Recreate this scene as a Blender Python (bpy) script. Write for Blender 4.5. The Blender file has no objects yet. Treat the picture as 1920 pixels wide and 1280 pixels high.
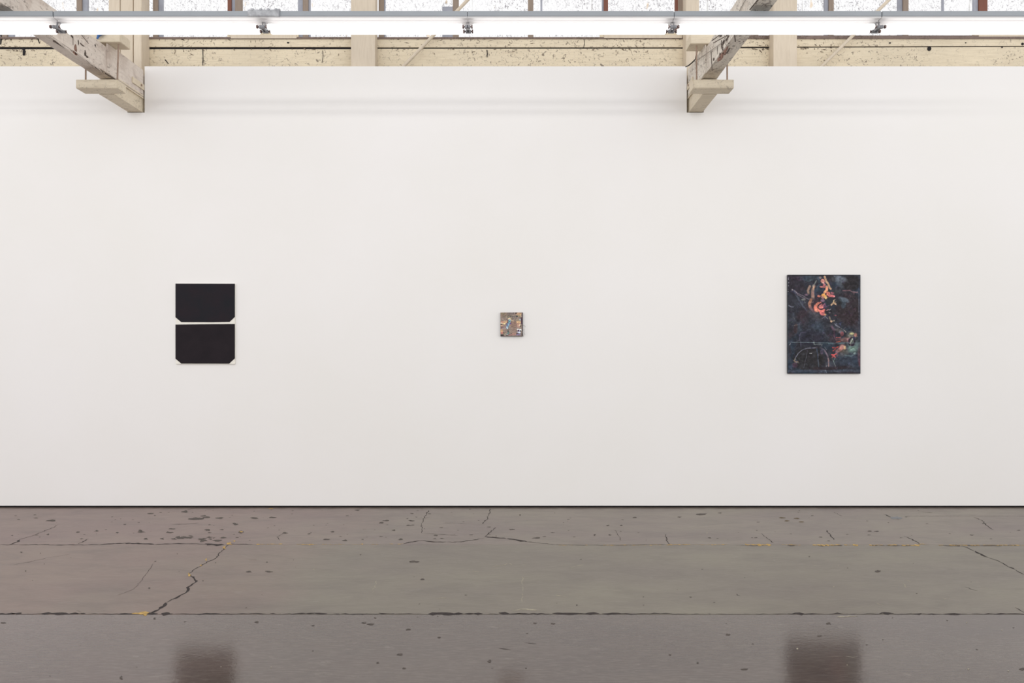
import bpy, bmesh, math, random
import numpy as np
from mathutils import Vector, noise as mnoise

# ------------------------------------------------------------------ set-up
C = bpy.context.scene.collection
SC = bpy.context.scene
S = 230.0            # gallery wall scale: 230 pixels per metre
D = 1280.0 / S       # camera stands this far from the gallery wall (y = 0)
H = 303.0 / S        # camera height
def X(px, s=1.0): return (px - 960.0) / (S * s)
def Z(py, s=1.0): return H + (648.0 - py) / (S * s)
def Y(s): return -D + D / s
def OX(off): return off / S
def HZ(h): return H + h / S
def FL(px, py):
    s = (py - 648.0) / 303.0
    return (X(px, s), Y(s))
random.seed(7)

def lin(c):
    def f(v):
        v = v / 255.0
        return v / 12.92 if v <= 0.04045 else ((v + 0.055) / 1.055) ** 2.4
    return (f(c[0]), f(c[1]), f(c[2]), 1.0)

# ------------------------------------------------------------------ materials
class NT:
    def __init__(s, name):
        s.m = bpy.data.materials.new(name); s.m.use_nodes = True
        s.t = s.m.node_tree; s.t.nodes.clear()
        s.out = s.t.nodes.new('ShaderNodeOutputMaterial')
    def n(s, t, **kw):
        nd = s.t.nodes.new('ShaderNode' + t)
        for k, v in kw.items(): setattr(nd, k, v)
        return nd
    def l(s, a, b): s.t.links.new(a, b)
    def bsdf(s, **kw):
        b = s.n('BsdfPrincipled')
        for k, v in kw.items(): b.inputs[k.replace('_', ' ')].default_value = v
        s.l(b.outputs[0], s.out.inputs[0]); return b
    def pos(s, scale=(1, 1, 1), obj=True):
        tc = s.n('TexCoord') if obj else s.n('NewGeometry')
        mp = s.n('Mapping'); mp.inputs['Scale'].default_value = scale
        s.l(tc.outputs['Object'] if obj else tc.outputs['Position'], mp.inputs[0])
        return mp.outputs[0]
    def noise(s, vec, scale, detail=4, rough=0.55, dist=0.0):
        n = s.n('TexNoise'); n.inputs['Scale'].default_value = scale
        n.inputs['Detail'].default_value = detail; n.inputs['Roughness'].default_value = rough
        n.inputs['Distortion'].default_value = dist
        s.l(vec, n.inputs['Vector']); return n.outputs['Fac']
    def ramp(s, f, stops, interp='LINEAR'):
        r = s.n('ValToRGB'); e = r.color_ramp.elements; r.color_ramp.interpolation = interp
        while len(e) < len(stops): e.new(0.5)
        for i, (p, c) in enumerate(stops):
            e[i].position = p; e[i].color = c if len(c) == 4 else (*c, 1)
        s.l(f, r.inputs[0]); return r.outputs[0]
    def mix(s, fac, a, b, mode='MIX'):
        m = s.n('Mix', data_type='RGBA', blend_type=mode)
        for sock, v in ((m.inputs[0], fac), (m.inputs[6], a), (m.inputs[7], b)):
            if hasattr(v, 'is_linked') or isinstance(v, bpy.types.NodeSocket): s.l(v, sock)
            else: sock.default_value = v
        return m.outputs[2]
    def math(s, op, a, b=0.0, clamp=False, c=None):
        m = s.n('Math', operation=op); m.use_clamp = clamp
        if c is not None: m.inputs[2].default_value = c
        for sock, v in ((m.inputs[0], a), (m.inputs[1], b)):
            if isinstance(v, bpy.types.NodeSocket): s.l(v, sock)
            else: sock.default_value = v
        return m.outputs[0]
    def bump(s, b, h, strength, dist=0.01):
        bp = s.n('Bump'); bp.inputs['Strength'].default_value = strength
        bp.inputs['Distance'].default_value = dist
        s.l(h, bp.inputs['Height']); s.l(bp.outputs[0], b.inputs['Normal'])

G0, G1 = (0, 0, 0, 1), (1, 1, 1, 1)

def plain(name, rgb, rough=0.5, metal=0.0, var=0.0, vs=8.0):
    t = NT(name); b = t.bsdf(Roughness=rough, Metallic=metal)
    c = lin(rgb)
    if var:
        f = t.noise(t.pos(), vs)
        t.l(t.mix(t.ramp(f, [(0.35, G0), (0.65, G1)]), tuple(v * (1 - var) for v in c[:3]) + (1,), tuple(min(1, v * (1 + var)) for v in c[:3]) + (1,)), b.inputs['Base Color'])
    else:
        b.inputs['Base Color'].default_value = c
    return t.m

def m_wall():
    t = NT('white gallery paint'); b = t.bsdf(Roughness=0.7)
    b.inputs['Specular IOR Level'].default_value = 0.25
    p = t.pos()
    f = t.noise(p, 0.7, 3)
    col = t.mix(t.ramp(f, [(0.3, G0), (0.7, G1)]), lin((235, 232, 228)), lin((238, 235, 233)))
    t.l(col, b.inputs['Base Color'])
    t.bump(b, t.noise(p, 90, 3), 0.05, 0.002)
    return t.m

def m_wood(name, base, dark, grain=(1.0, 6, 12), dirt=0.5, speck=0.65, stain=None):
    """old cream painted timber: soft tonal drift, fine grain, dirt specks"""
    t = NT(name); b = t.bsdf(Roughness=0.6)
    b.inputs['Specular IOR Level'].default_value = 0.3
    p = t.pos()
    pg = t.pos(grain)
    big = t.ramp(t.noise(p, 1.7, 4), [(0.3, G0), (0.7, G1)])
    c = t.mix(big, lin(base), lin(tuple(v * 0.93 for v in base)))
    gr = t.ramp(t.noise(pg, 7, 6, 0.65, 0.6), [(0.38, G1), (0.55, G0)])
    c = t.mix(t.math('MULTIPLY', gr, 0.22), c, lin(dark))
    if stain:
        st = t.ramp(t.noise(p, 4.5, 5, 0.6, 0.5), [(0.5, G0), (0.62, G1)])
        c = t.mix(t.math('MULTIPLY', st, 0.55), c, lin(stain))
    big2 = t.ramp(t.noise(p, 3.0, 2), [(0.42, G0), (0.6, G1)])
    sp = t.ramp(t.noise(p, 34, 5, 0.7, 1.2), [(speck - 0.03, G0), (speck + 0.02, G1)])
    c = t.mix(t.math('MULTIPLY', t.math('MULTIPLY', sp, dirt), t.math('ADD', big2, 0.25, True)), c, lin((98, 84, 74)))
    t.l(c, b.inputs['Base Color'])
    t.bump(b, t.noise(pg, 14, 5), 0.25, 0.006)
    return t.m

def m_glass():
    """obscured patterned panes with outside daylight put in as glow, speckled with grime"""
    t = NT('mottled frosted pane'); p = t.pos((1, 1, 0.6))
    sp = t.ramp(t.noise(p, 66, 3, 0.75, 1.0), [(0.535, G0), (0.60, G1)])
    zone = t.ramp(t.noise(t.pos((1.4, 1, 0.25)), 4.0, 3), [(0.35, (.25, .25, .25, 1)), (0.65, G1)])
    c = t.mix(t.math('MULTIPLY', t.math('MULTIPLY', sp, zone), 0.8), (1.0, 0.995, 1.0, 1), lin((112, 104, 112)))
    yl = t.ramp(t.noise(t.pos((2.2, 1, 0.8)), 5.5, 3), [(0.66, G0), (0.70, G1)])
    c = t.mix(t.math('MULTIPLY', yl, 0.45), c, lin((226, 184, 116)))
    st = t.ramp(t.noise(t.pos((22, 1, 0.35)), 2.0, 2), [(0.69, G0), (0.73, G1)])
    c = t.mix(t.math('MULTIPLY', st, 0.4), c, lin((120, 112, 92)))
    e = t.n('Emission'); e.inputs[1].default_value = 1.02  # emission stands for the daylight behind the panes
    t.l(c, e.inputs[0]); t.l(e.outputs[0], t.out.inputs[0])
    return t.m

def m_floor():
    t = NT('worn sealed concrete'); b = t.bsdf(IOR=1.6)
    p = t.pos()
    sx = t.n('SeparateXYZ'); t.l(p, sx.inputs[0])
    # three cast bays, each its own tone
    y1 = FL(0, 1020.7)[1]; y2 = FL(0, 1151.3)[1]
    n1 = t.ramp(t.noise(t.pos((1, 2.2, 1)), 0.9, 5, 0.6), [(0.32, G0), (0.68, G1)])
    far = t.mix(n1, lin((118, 105, 100)), lin((130, 121, 108)))
    mid = t.mix(n1, lin((112, 103, 94)), lin((124, 117, 102)))
    near = t.mix(n1, lin((80, 68, 63)), lin((92, 81, 74)))
    c = t.mix(t.math('GREATER_THAN', sx.outputs[1], y1), mid, far)
    c = t.mix(t.math('LESS_THAN', sx.outputs[1], y2), c, near)
    # reddish old wash towards the left
    lf = t.math('ADD', sx.outputs[0], t.math('MULTIPLY', t.noise(p, 1.2, 3), 2.4))
    pk = t.ramp(t.math('MULTIPLY_ADD', lf, -0.5), [(0.35, G0), (0.95, G1)])
    c = t.mix(t.math('MULTIPLY', pk, 0.42), c, t.mix(t.math('LESS_THAN', sx.outputs[1], y2), lin((138, 106, 102)), lin((112, 92, 88))))
    # cloudy stains
    cl = t.ramp(t.noise(t.pos((1, 3.0, 1)), 2.6, 6, 0.62, 0.8), [(0.44, G0), (0.7, G1)])
    c = t.mix(t.math('MULTIPLY', cl, 0.32), c, lin((76, 68, 65)))
    cs = t.ramp(t.noise(t.pos((1.3, 5, 1)), 5, 6, 0.7, 1.0), [(0.6, G0), (0.68, G1)])
    c = t.mix(t.math('MULTIPLY', cs, 0.2), c, lin((150, 144, 132)))
    # grime near the wall foot
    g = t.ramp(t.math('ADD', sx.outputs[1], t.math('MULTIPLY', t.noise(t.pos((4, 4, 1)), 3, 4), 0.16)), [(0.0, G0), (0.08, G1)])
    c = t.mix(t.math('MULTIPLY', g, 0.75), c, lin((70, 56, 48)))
    # fine scuffs
    f2 = t.ramp(t.noise(t.pos((6, 40, 1)), 2.5, 5, 0.7), [(0.45, G0), (0.75, G1)])
    c = t.mix(t.math('MULTIPLY', f2, 0.2), c, lin((160, 150, 140)))
    t.l(c, b.inputs['Base Color'])
    r = t.ramp(t.noise(t.pos((1, 1.5, 1)), 3.0, 5), [(0.3, (.085, .085, .085, 1)), (0.7, (.13, .13, .13, 1))])
    rr = t.mix(t.math('LESS_THAN', sx.outputs[1], y2), (.42, .42, .42, 1), r)
    t.l(rr, b.inputs['Roughness'])
    t.l(t.math('MULTIPLY_ADD', t.math('LESS_THAN', sx.outputs[1], y2), 0.17, c=1.58), b.inputs['IOR'])
    t.bump(b, t.noise(p, 55, 4, 0.6), 0.07, 0.004)
    return t.m

def m_attr(name, rough=0.5, bumpy=0.15):
    t = NT(name); b = t.bsdf(Roughness=rough)
    b.inputs['Specular IOR Level'].default_value = 0.1
    a = t.n('Attribute'); a.attribute_name = 'paint'
    t.l(a.outputs['Color'], b.inputs['Base Color'])
    t.bump(b, t.noise(t.pos((1, 1, 1)), 120, 4), bumpy, 0.002)
    return t.m

def m_tube():
    t = NT('lit fluorescent tube'); e = t.n('Emission')
    e.inputs[0].default_value = (1.0, 0.985, 0.965, 1); e.inputs[1].default_value = TUBE
    t.l(e.outputs[0], t.out.inputs[0]); return t.m

TUBE = 2.4
M = dict(
    wall=m_wall(),
    cream=m_wood('cream painted girt', (226, 212, 186), (170, 150, 120), (1.0, 6, 14), 0.8, 0.60),
    post=m_wood('cream painted post', (216, 202, 182), (176, 158, 136), (12, 6, 1.0), 0.15, 0.7),
    beam=m_wood('weathered beam paint', (222, 211, 200), (170, 152, 138), (9, 1.0, 9), 0.6, 0.6, (176, 158, 146)),
    beam2=m_wood('pale flaking beam paint', (226, 218, 206), (172, 160, 146), (9, 1.0, 9), 0.9, 0.57, (190, 176, 162)),
    block=m_wood('cream block paint', (220, 207, 184), (174, 156, 130), (1.5, 9, 9), 0.4, 0.6),
    brown=m_wood('brown sash timber', (150, 134, 120), (100, 84, 74), (12, 6, 1), 0.3, 0.62),
    redbrown=m_wood('red brown sash timber', (124, 78, 62), (86, 52, 44), (12, 6, 1), 0.3, 0.62),
    grey=plain('grey sash metal', (150, 152, 162), 0.5, 0.0, 0.12),
    sill=m_wood('grimy sill', (130, 112, 104), (70, 56, 52), (1, 6, 14), 1.0, 0.5),
    dark=plain('dark gap shade and knots', (26, 22, 24), 0.9),  # flat dark colour for shade in gaps, also for knots and splits
    rust=plain('rusted steel', (152, 130, 114), 0.75, 0.0, 0.15, 30),
    rawwood=plain('bare splintered wood', (130, 98, 84), 0.8, 0.0, 0.35, 60),
    glass=m_glass(), floor=m_floor(), tube=m_tube(),
    housing=plain('grey galvanised channel', (150, 155, 160), 0.45, 0.0, 0.05, 3),
    enamel=plain('white enamel', (214, 211, 211), 0.4),
    galv=plain('galvanised joiner', (164, 165, 168), 0.5, 0.3, 0.18, 40),
    cap=plain('tube end metal', (120, 104, 102), 0.4, 0.6),
    holder=plain('lamp holder grey', (146, 146, 150), 0.5, 0.3),
    canvas=plain('raw cream canvas', (236, 232, 222), 0.8, 0, 0.03, 40),
    cable=plain('black cable', (40, 34, 32), 0.6),
    wire=plain('grey wire', (150, 142, 134), 0.5, 0.3),
    blue=plain('blue cloth', (66, 104, 160), 0.8, 0, 0.2, 60),
    fleck=plain('grime fleck', (112, 98, 84), 0.9, 0, 0.3, 60),
    gouge=plain('old split', (88, 76, 68), 0.9, 0, 0.3, 60),
    crack=plain('crack shadow dirt', (54, 46, 44), 0.95, 0, 0.3, 60),
    yellow=plain('yellow paint residue', (184, 150, 84), 0.7, 0, 0.35, 50),
    spot=plain('dark floor spot', (82, 74, 68), 0.8, 0, 0.3, 60),
    scuff=plain('pale scuff', (158, 150, 132), 0.7, 0, 0.15, 60),
    bluespot=plain('blue grey patch', (120, 122, 124), 0.6, 0, 0.1, 60),
    brownspot=plain('brown dash', (94, 78, 54), 0.8, 0, 0.2, 60),
)

# ------------------------------------------------------------------ mesh helpers
SPLIT = {'gouge', 'bare_wood_patch', 'splinter', 'rib', 'screw', 'loose_wire', 'end_cap'}
def link(name, bm, mat, parent=None, smooth=False):
    if name in SPLIT:                      # every separate piece becomes a part of its own
        seen = set(); first = None
        for v in list(bm.verts):
            if v in seen: continue
            comp = {v}; st = [v]
            while st:
                for e in st.pop().link_edges:
                    for q in e.verts:
                        if q not in comp: comp.add(q); st.append(q)
            seen |= comp
            b2 = bmesh.new(); mp = {q: b2.verts.new(q.co) for q in comp}
            for f in {f for q in comp for f in q.link_faces}: b2.faces.new([mp[q] for q in f.verts])
            o = link1(name, b2, mat, parent, smooth); first = first or []; first.append(o)
        bm.free(); return first
    return link1(name, bm, mat, parent, smooth)
def link1(name, bm, mat, parent=None, smooth=False):
    bmesh.ops.recalc_face_normals(bm, faces=bm.faces)
    me = bpy.data.meshes.new(name); bm.to_mesh(me); bm.free()
    if smooth:
        for p in me.polygons: p.use_smooth = True
    o = bpy.data.objects.new(name, me); C.objects.link(o)
    if mat: me.materials.append(mat)
    if parent:
        o.parent = parent
        o.location = -Vector(parent.location)      # meshes are written in world units
    return o

def box(bm, x0, x1, y0, y1, z0, z1, bev=0.0):
    b2 = bmesh.new()
    bmesh.ops.create_cube(b2, size=1)
    for v in b2.verts:
        v.co = Vector(((x0 + x1) / 2 + v.co.x * (x1 - x0), (y0 + y1) / 2 + v.co.y * (y1 - y0), (z0 + z1) / 2 + v.co.z * (z1 - z0)))
    if bev: bmesh.ops.bevel(b2, geom=b2.edges[:], offset=bev, segments=2, affect='EDGES')
    me = bpy.data.meshes.new('t'); b2.to_mesh(me); b2.free(); bm.from_mesh(me); bpy.data.meshes.remove(me)

def BX(name, mat, parent, *a, bev=0.0):
    bm = bmesh.new(); box(bm, *a, bev=bev); return link(name, bm, mat, parent)

def tube(bm, pts, r, seg=10, cap=True):
    """tube through points"""
    pts = [Vector(p) for p in pts]; rings = []
    for i, p in enumerate(pts):
        d = (pts[min(i + 1, len(pts) - 1)] - pts[max(i - 1, 0)]).normalized()
        up = Vector((0, 0, 1)) if abs(d.z) < 0.9 else Vector((0, 1, 0))
        a = d.cross(up).normalized(); b = d.cross(a)
        rr = r[i] if isinstance(r, (list, tuple)) else r
        rings.append([bm.verts.new(p + rr * (math.cos(2 * math.pi * k / seg) * a + math.sin(2 * math.pi * k / seg) * b)) for k in range(seg)])
    for A, B in zip(rings, rings[1:]):
        for k in range(seg): bm.faces.new((A[k], A[(k + 1) % seg], B[(k + 1) % seg], B[k]))
    if cap: bm.faces.new(rings[0]); bm.faces.new(rings[-1])

def TB(name, mat, parent, pts, r, seg=12):
    bm = bmesh.new(); tube(bm, pts, r, seg); return link(name, bm, mat, parent, False)

def prism(bm, poly, y0, y1):
    """polygon in x,z pushed from y0 to y1"""
    A = [bm.verts.new((x, y0, z)) for x, z in poly]; B = [bm.verts.new((x, y1, z)) for x, z in poly]
    bm.faces.new(A); bm.faces.new(B[::-1]); n = len(poly)
    for i in range(n): bm.faces.new((A[i], A[(i + 1) % n], B[(i + 1) % n], B[i]))

def thing(name, label, cat, loc=(0, 0, 0), group=None):
    o = bpy.data.objects.new(name, None); C.objects.link(o); o.location = loc
    o.empty_display_size = 0.1
    return tag(o, label, cat, group)
def tag(o, label, cat, group=None):
    o['label'] = label; o['category'] = cat; o['kind'] = 'thing'
    if group: o['group'] = group
    return o
def struct(o, label=None):
    o['kind'] = 'structure'
    if label: o['label'] = label
    return o

# ------------------------------------------------------------------ gallery wall with two beam pockets
zt, zb = Z(124.3), Z(947.6)
nb = HZ(437.0)
NL = (-721.5, -688.8); NR = (327.6, 359.5)
W = 7.6
bm = bmesh.new()
xs = [-W, OX(NL[0]), OX(NL[1]), OX(NR[0]), OX(NR[1]), W]; zs = [zb, nb, zt]
solid = lambda i, k: 0 <= i < 5 and 0 <= k < 2 and not (k == 1 and i in (1, 3))
vc = {}
def wv(i, k, y):
    if (i, k, y) not in vc: vc[(i, k, y)] = bm.verts.new((xs[i], y, zs[k]))
    return vc[(i, k, y)]
for i in range(5):
    for k in range(2):
        if not solid(i, k): continue
        for y in (0.0, 0.045): bm.faces.new((wv(i, k, y), wv(i + 1, k, y), wv(i + 1, k + 1, y), wv(i, k + 1, y)))
        for di, dk, a, b in ((-1, 0, (i, k), (i, k + 1)), (1, 0, (i + 1, k), (i + 1, k + 1)), (0, -1, (i, k), (i + 1, k)), (0, 1, (i, k + 1), (i + 1, k + 1))):
            if not solid(i + di, k + dk): bm.faces.new((wv(*a, 0.0), wv(*b, 0.0), wv(*b, 0.045), wv(*a, 0.045)))
wall = struct(link('wall_back', bm, M['wall']), 'tall white gallery wall with two pockets cut for roof timbers')
BX('wall_gap_shade', M['dark'], wall, -W, W, 0.012, 0.045, 0.0, zb)  # black strip standing for the shade in the gap under the wall

# ------------------------------------------------------------------ floor
bm = bmesh.new()
y1 = FL(0, 1020.7)[1]; y2 = FL(0, 1151.3)[1]
g = 0.004
for a, b in ((y1 + 0.001, 0.6), (y2 + g, y1 - 0.001), (-12.0, y2 - g)):
    box(bm, -9.5, 9.5, a, b, -0.15, 0.0)
box(bm, -9.5, 9.5, -12.0, 0.6, -0.2, -0.02)
floor = struct(link('floor', bm, M['floor']), 'worn grey concrete floor cast in long strips')

def ribbon(bm, pts, wid, z, jit=0.35, sub=6):
    """irregular flat strip following pixel points on the floor; widths in millimetres"""
    P = [Vector((*FL(x, y), 0)) for x, y in pts]
    path = []
    for a, b in zip(P, P[1:]):
        n = max(2, int((b - a).length / 0.02))
        for i in range(n):
            q = a.lerp(b, i / n); d = (b - a).normalized(); s = Vector((-d.y, d.x, 0))
            path.append(q + s * random.uniform(-1, 1) * 0.006)
    path.append(P[-1]); L = []; R = []
    for i, q in enumerate(path):
        d = (path[min(i + 1, len(path) - 1)] - path[max(i - 1, 0)])
        if d.length < 1e-6: d = Vector((1, 0, 0))
        d.normalize(); s = Vector((-d.y, d.x, 0))
        w = wid * 0.0004 * max(0.08, 1 + random.uniform(-1, 1) * jit * 1.6)
        if i in (0, len(path) - 1): w *= 0.2
        L.append(bm.verts.new((q + s * w).to_tuple()[:2] + (z,))); R.append(bm.verts.new((q - s * w).to_tuple()[:2] + (z,)))
    for i in range(len(path) - 1):
        bm.faces.new((R[i], R[i + 1], L[i + 1], L[i]))

def blob(bm, px, py, rx, ry, z, n=18, rough=0.35):
    vs = []
    ph = random.uniform(0, 10); z += random.uniform(0, .0003)
    for k in range(n):
        a = 2 * math.pi * k / n
        r = 1 + rough * mnoise.noise(Vector((math.cos(a) * 1.6 + ph, math.sin(a) * 1.6, ph))) * 2
        x, y = FL(px + math.cos(a) * rx * r, py + math.sin(a) * ry * r)
        vs.append(bm.verts.new((x, y, z)))
    bm.faces.new(vs)

def c4(p): return [(x / 3, 930 + y / 3) for x, y in p]
def c5(p): return [(640 + x / 3, 930 + y / 3) for x, y in p]
def c6(p): return [(1280 + x / 3, 930 + y / 3) for x, y in p]

# cracks
bm = bmesh.new(); zc = 0.0006
for pts, w in [
    (c4([(1300, 262), (1268, 288), (1260, 300), (1228, 328), (1222, 345), (1165, 370), (1130, 392), (1085, 418), (1060, 440)]), 7),
    (c4([(1060, 440), (1085, 455), (1102, 478), (1085, 492), (1060, 512), (1055, 532), (1005, 565), (935, 598)]), 13),
    (c4([(935, 598), (925, 615), (895, 636)]), 26), (c4([(895, 636), (868, 648), (850, 656)]), 16),
    (c4([(0, 271), (45, 273), (110, 270)]), 12), (c4([(50, 272), (100, 255), (112, 244)]), 22),
    (c4([(112, 244), (200, 215), (300, 175), (330, 160)]), 5),
    (c4([(110, 272), (350, 274), (560, 273)]), 10), (c4([(560, 273), (650, 265), (720, 264), (870, 270)]), 22),
    (c4([(870, 270), (1000, 267), (1100, 267), (1160, 270)]), 12), (c4([(1150, 268), (1225, 274), (1260, 272)]), 34),
    (c4([(1290, 268), (1360, 269), (1420, 271)]), 14),
    (c4([(440, 270), (465, 255), (500, 238)]), 8), (c4([(75, 386), (170, 368), (260, 348), (400, 325)]), 4),
    (c4([(960, 158), (1060, 155), (1120, 150)]), 5), (c4([(1060, 90), (1040, 80), (1120, 60)]), 6),
    (c4([(650, 560), (760, 520), (860, 380)]), 2), (c4([(1570, 250), (1560, 230), (1600, 205)]), 4),
    (c5([(345, 267), (400, 256), (460, 249), (520, 258), (590, 257)]), 16), (c5([(590, 257), (640, 259), (720, 250), (808, 234)]), 9),
    (c5([(805, 228), (870, 176)]), 8), (c5([(808, 228), (860, 232), (930, 238)]), 16), (c5([(930, 238), (1000, 248), (1045, 256)]), 28),
    (c5([(1045, 256), (1120, 263), (1205, 273)]), 8), (c5([(455, 210), (450, 160), (465, 125), (500, 118)]), 4),
    (c5([(465, 125), (478, 100), (490, 80)]), 7), (c5([(455, 210), (560, 214), (655, 222)]), 5),
    (c5([(790, 156), (820, 130), (830, 100), (840, 72)]), 7), (c5([(575, 150), (640, 152), (705, 154)]), 4),
    (c5([(1205, 272), (1400, 276), (1600, 276), (1760, 270), (1840, 272)]), 5), (c5([(1820, 212), (1835, 262), (1845, 274)]), 6),
    (c5([(1540, 190), (1560, 220), (1575, 250)]), 4),
    (c6([(1560, 280), (1600, 288), (1640, 308)]), 10), (c6([(1640, 308), (1690, 332), (1720, 345)]), 18),
    (c6([(1720, 345), (1790, 370), (1830, 395)]), 7), (c6([(1830, 395), (1868, 412)]), 20), (c6([(1868, 412), (1895, 430), (1925, 442)]), 8),
    (c6([(805, 190), (830, 215), (850, 245)]), 9), (c6([(440, 208), (480, 240), (512, 264)]), 6), (c6([(1250, 225), (1290, 243), (1332, 268)]), 8),
    (c6([(1640, 118), (1690, 140), (1705, 160), (1750, 190)]), 6), (c6([(1130, 100), (1170, 118), (1215, 130)]), 14),
    (c6([(1225, 112), (1500, 111), (1925, 113)]), 4), (c6([(1590, 510), (1620, 522), (1660, 532)]), 4),
    (c6([(1870, 625), (1900, 645), (1920, 655)]), 6), (c6([(850, 90), (900, 112)]), 7), (c6([(1345, 88), (1405, 92)]), 9),
    (c6([(300, 550), (325, 562)]), 6),
    (c5([(1030, 820), (1095, 830)]), 7), (c5([(880, 856), (955, 864)]), 5), (c4([(1400, 355), (1450, 360)]), 4),
    (c4([(430, 640), (460, 650)]), 3)]:
    ribbon(bm, pts, w, zc)
# ragged dirt along the nearer joint
x = -40.0
while x < 1960:
    ln = random.uniform(12, 70)
    wd = random.choice([4, 6, 9, 14, 20, 28])
    yy = 1151.3 - wd * 0.035 - random.uniform(0, 0.7)
    ribbon(bm, [(x, yy), (x + ln * 0.5, yy - random.uniform(-.3, .5)), (x + ln, yy)], wd, zc, 0.55)
    x += ln * random.uniform(0.75, 1.25)
struct(link('crack', bm, M['crack'], floor))
# yellow paint residue
bm = bmesh.new()
def ybits(conv, x0, x1, y, wid, dens):
    x = x0
    while x < x1:
        ln = random.uniform(10, 34)
        if random.random() < dens:
            ribbon(bm, conv([(x, y + random.uniform(-1.5, 1.5)), (x + ln, y + random.uniform(-1.5, 1.5))]), wid * random.uniform(0.4, 1.3), 0.0009, 0.6)
        x += ln
ybits(c4, 1420, 1570, 270, 16, .9); ybits(c4, 1670, 1765, 271, 24, 1); ybits(c4, 1765, 1925, 271, 8, .7)
ybits(c5, 0, 205, 270, 20, .9); ybits(c5, 270, 350, 269, 10, .9); ybits(c5, 1180, 1830, 275, 8, .55); ybits(c5, 1840, 1925, 273, 22, 1)
ybits(c6, 0, 250, 272, 12, 1); ybits(c6, 355, 475, 273, 40, 1); ybits(c6, 475, 600, 272, 12, .8); ybits(c6, 600, 660, 275, 26, .8)
ybits(c6, 730, 860, 274, 34, 1); ybits(c6, 910, 995, 274, 30, 1); ybits(c6, 1050, 1330, 275, 26, .9); ybits(c6, 1320, 1350, 269, 20, 1)
ybits(c6, 1350, 1440, 270, 7, .5); ybits(c6, 1440, 1925, 276, 18, .9)
for px, py, rx, ry in ((1262 / 3, 930 + 290 / 3, 3, 2.2), (1290 / 3, 930 + 268 / 3, 5, 2), (1318 / 3, 930 + 252 / 3, 2, 1), (1355 / 3, 930 + 200 / 3, 3, 1), (795 / 3, 1149.5, 11, 1.8), (815 / 3, 1150.5, 6, 2.4), (1160 / 3, 1049, 2, 1.6), (1065 / 3, 1077, 1.5, 3), (1130 / 3, 1060, 2, 1), (1525 / 3, 953.5, 5, .6)):
    blob(bm, px, py, rx, ry, 0.0009, 16, 0.6)
struct(link('paint_residue', bm, M['yellow'], floor))
# dark grime mixed with the yellow on the right
bm = bmesh.new()
for a, b, w in ((300, 480, 12), (590, 650, 22), (760, 900, 20), (1050, 1330, 14), (1440, 1560, 26), (1560, 1900, 16)):
    ribbon(bm, c6([(a, 277), ((a + b) / 2, 278), (b, 276)]), w, 0.0007, .7)
for cv, x, y, rx, ry in [(c5, 415, 368, 24, 5), (c5, 455, 468, 12, 4), (c5, 375, 750, 14, 4), (c5, 330, 890, 16, 5), (c5, 205, 937, 8, 4), (c5, 355, 968, 8, 4), (c5, 833, 928, 9, 6),
        (c4, 1400, 425, 17, 4), (c4, 1512, 424, 18, 4), (c4, 1445, 708, 14, 4), (c4, 20, 712, 13, 3), (c4, 120, 315, 6, 3), (c4, 1110, 127, 42, 7), (c4, 1323, 156, 13, 6), (c4, 1355, 202, 16, 7),
        (c4, 840, 517, 8, 3), (c4, 870, 688, 8, 4), (c4, 1760, 728, 8, 3), (c4, 682, 1022, 9, 8), (c6, 1100, 422, 15, 6), (c6, 820, 716, 14, 5), (c6, 350, 973, 18, 5), (c6, 1910, 972, 14, 6), (c6, 85, 937, 5, 4),
        (c5, 130, 712, 14, 3), (c5, 165, 720, 20, 4), (c5, 190, 684, 6, 3), (c5, 1090, 714, 12, 3), (c5, 1190, 716, 12, 3), (c5, 1325, 612, 6, 3), (c5, 550, 795, 8, 3), (c5, 1425, 218, 7, 4), (c5, 1510, 218, 9, 3), (c5, 1500, 165, 10, 3), (c5, 1575, 165, 8, 3), (c5, 1650, 120, 12, 3), (c5, 1005, 106, 4, 4), (c5, 333, 243, 12, 4), (c5, 225, 150, 14, 4),
        (c4, 440, 202, 10, 3), (c4, 660, 205, 8, 3), (c4, 820, 240, 12, 4), (c4, 1165, 190, 14, 4), (c4, 270, 215, 6, 3), (c4, 1870, 200, 10, 3), (c4, 1840, 243, 16, 3), (c4, 1600, 207, 12, 4), (c4, 545, 195, 10, 3),
        (c6, 1050, 197, 12, 3), (c6, 255, 778, 12, 4), (c6, 770, 786, 14, 3)]:
    (px, py), = cv([(x, y)]); blob(bm, px, py, rx / 3, ry / 3, 0.0007)
for i in range(190):      # pits scattered over the farthest strip, thickest on the left half
    px = random.choice([random.uniform(0, 900), random.uniform(150, 900), random.uniform(900, 1920)]); py = random.uniform(953, 1016)
    r = random.expovariate(1/.9) + .4; blob(bm, px, py, r * 2.0, r * .38, 0.0005, 9, .5)
for i in range(60):
    px = random.uniform(0, 1920); py = random.uniform(1025, 1270); r = random.uniform(.5, 1.5); blob(bm, px, py, r * 1.5, r * .6, 0.0005, 8, .5)
for i in range(16):       # broken surface
    px = random.gauss(352, 22); py = random.gauss(1008.5, 2.0); r = random.uniform(1.5, 5)
    blob(bm, px, py, r * 1.8, r * .4, 0.0006, 10, .7)
struct(link('grime_spot', bm, M['spot'], floor))
bm = bmesh.new()
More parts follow.
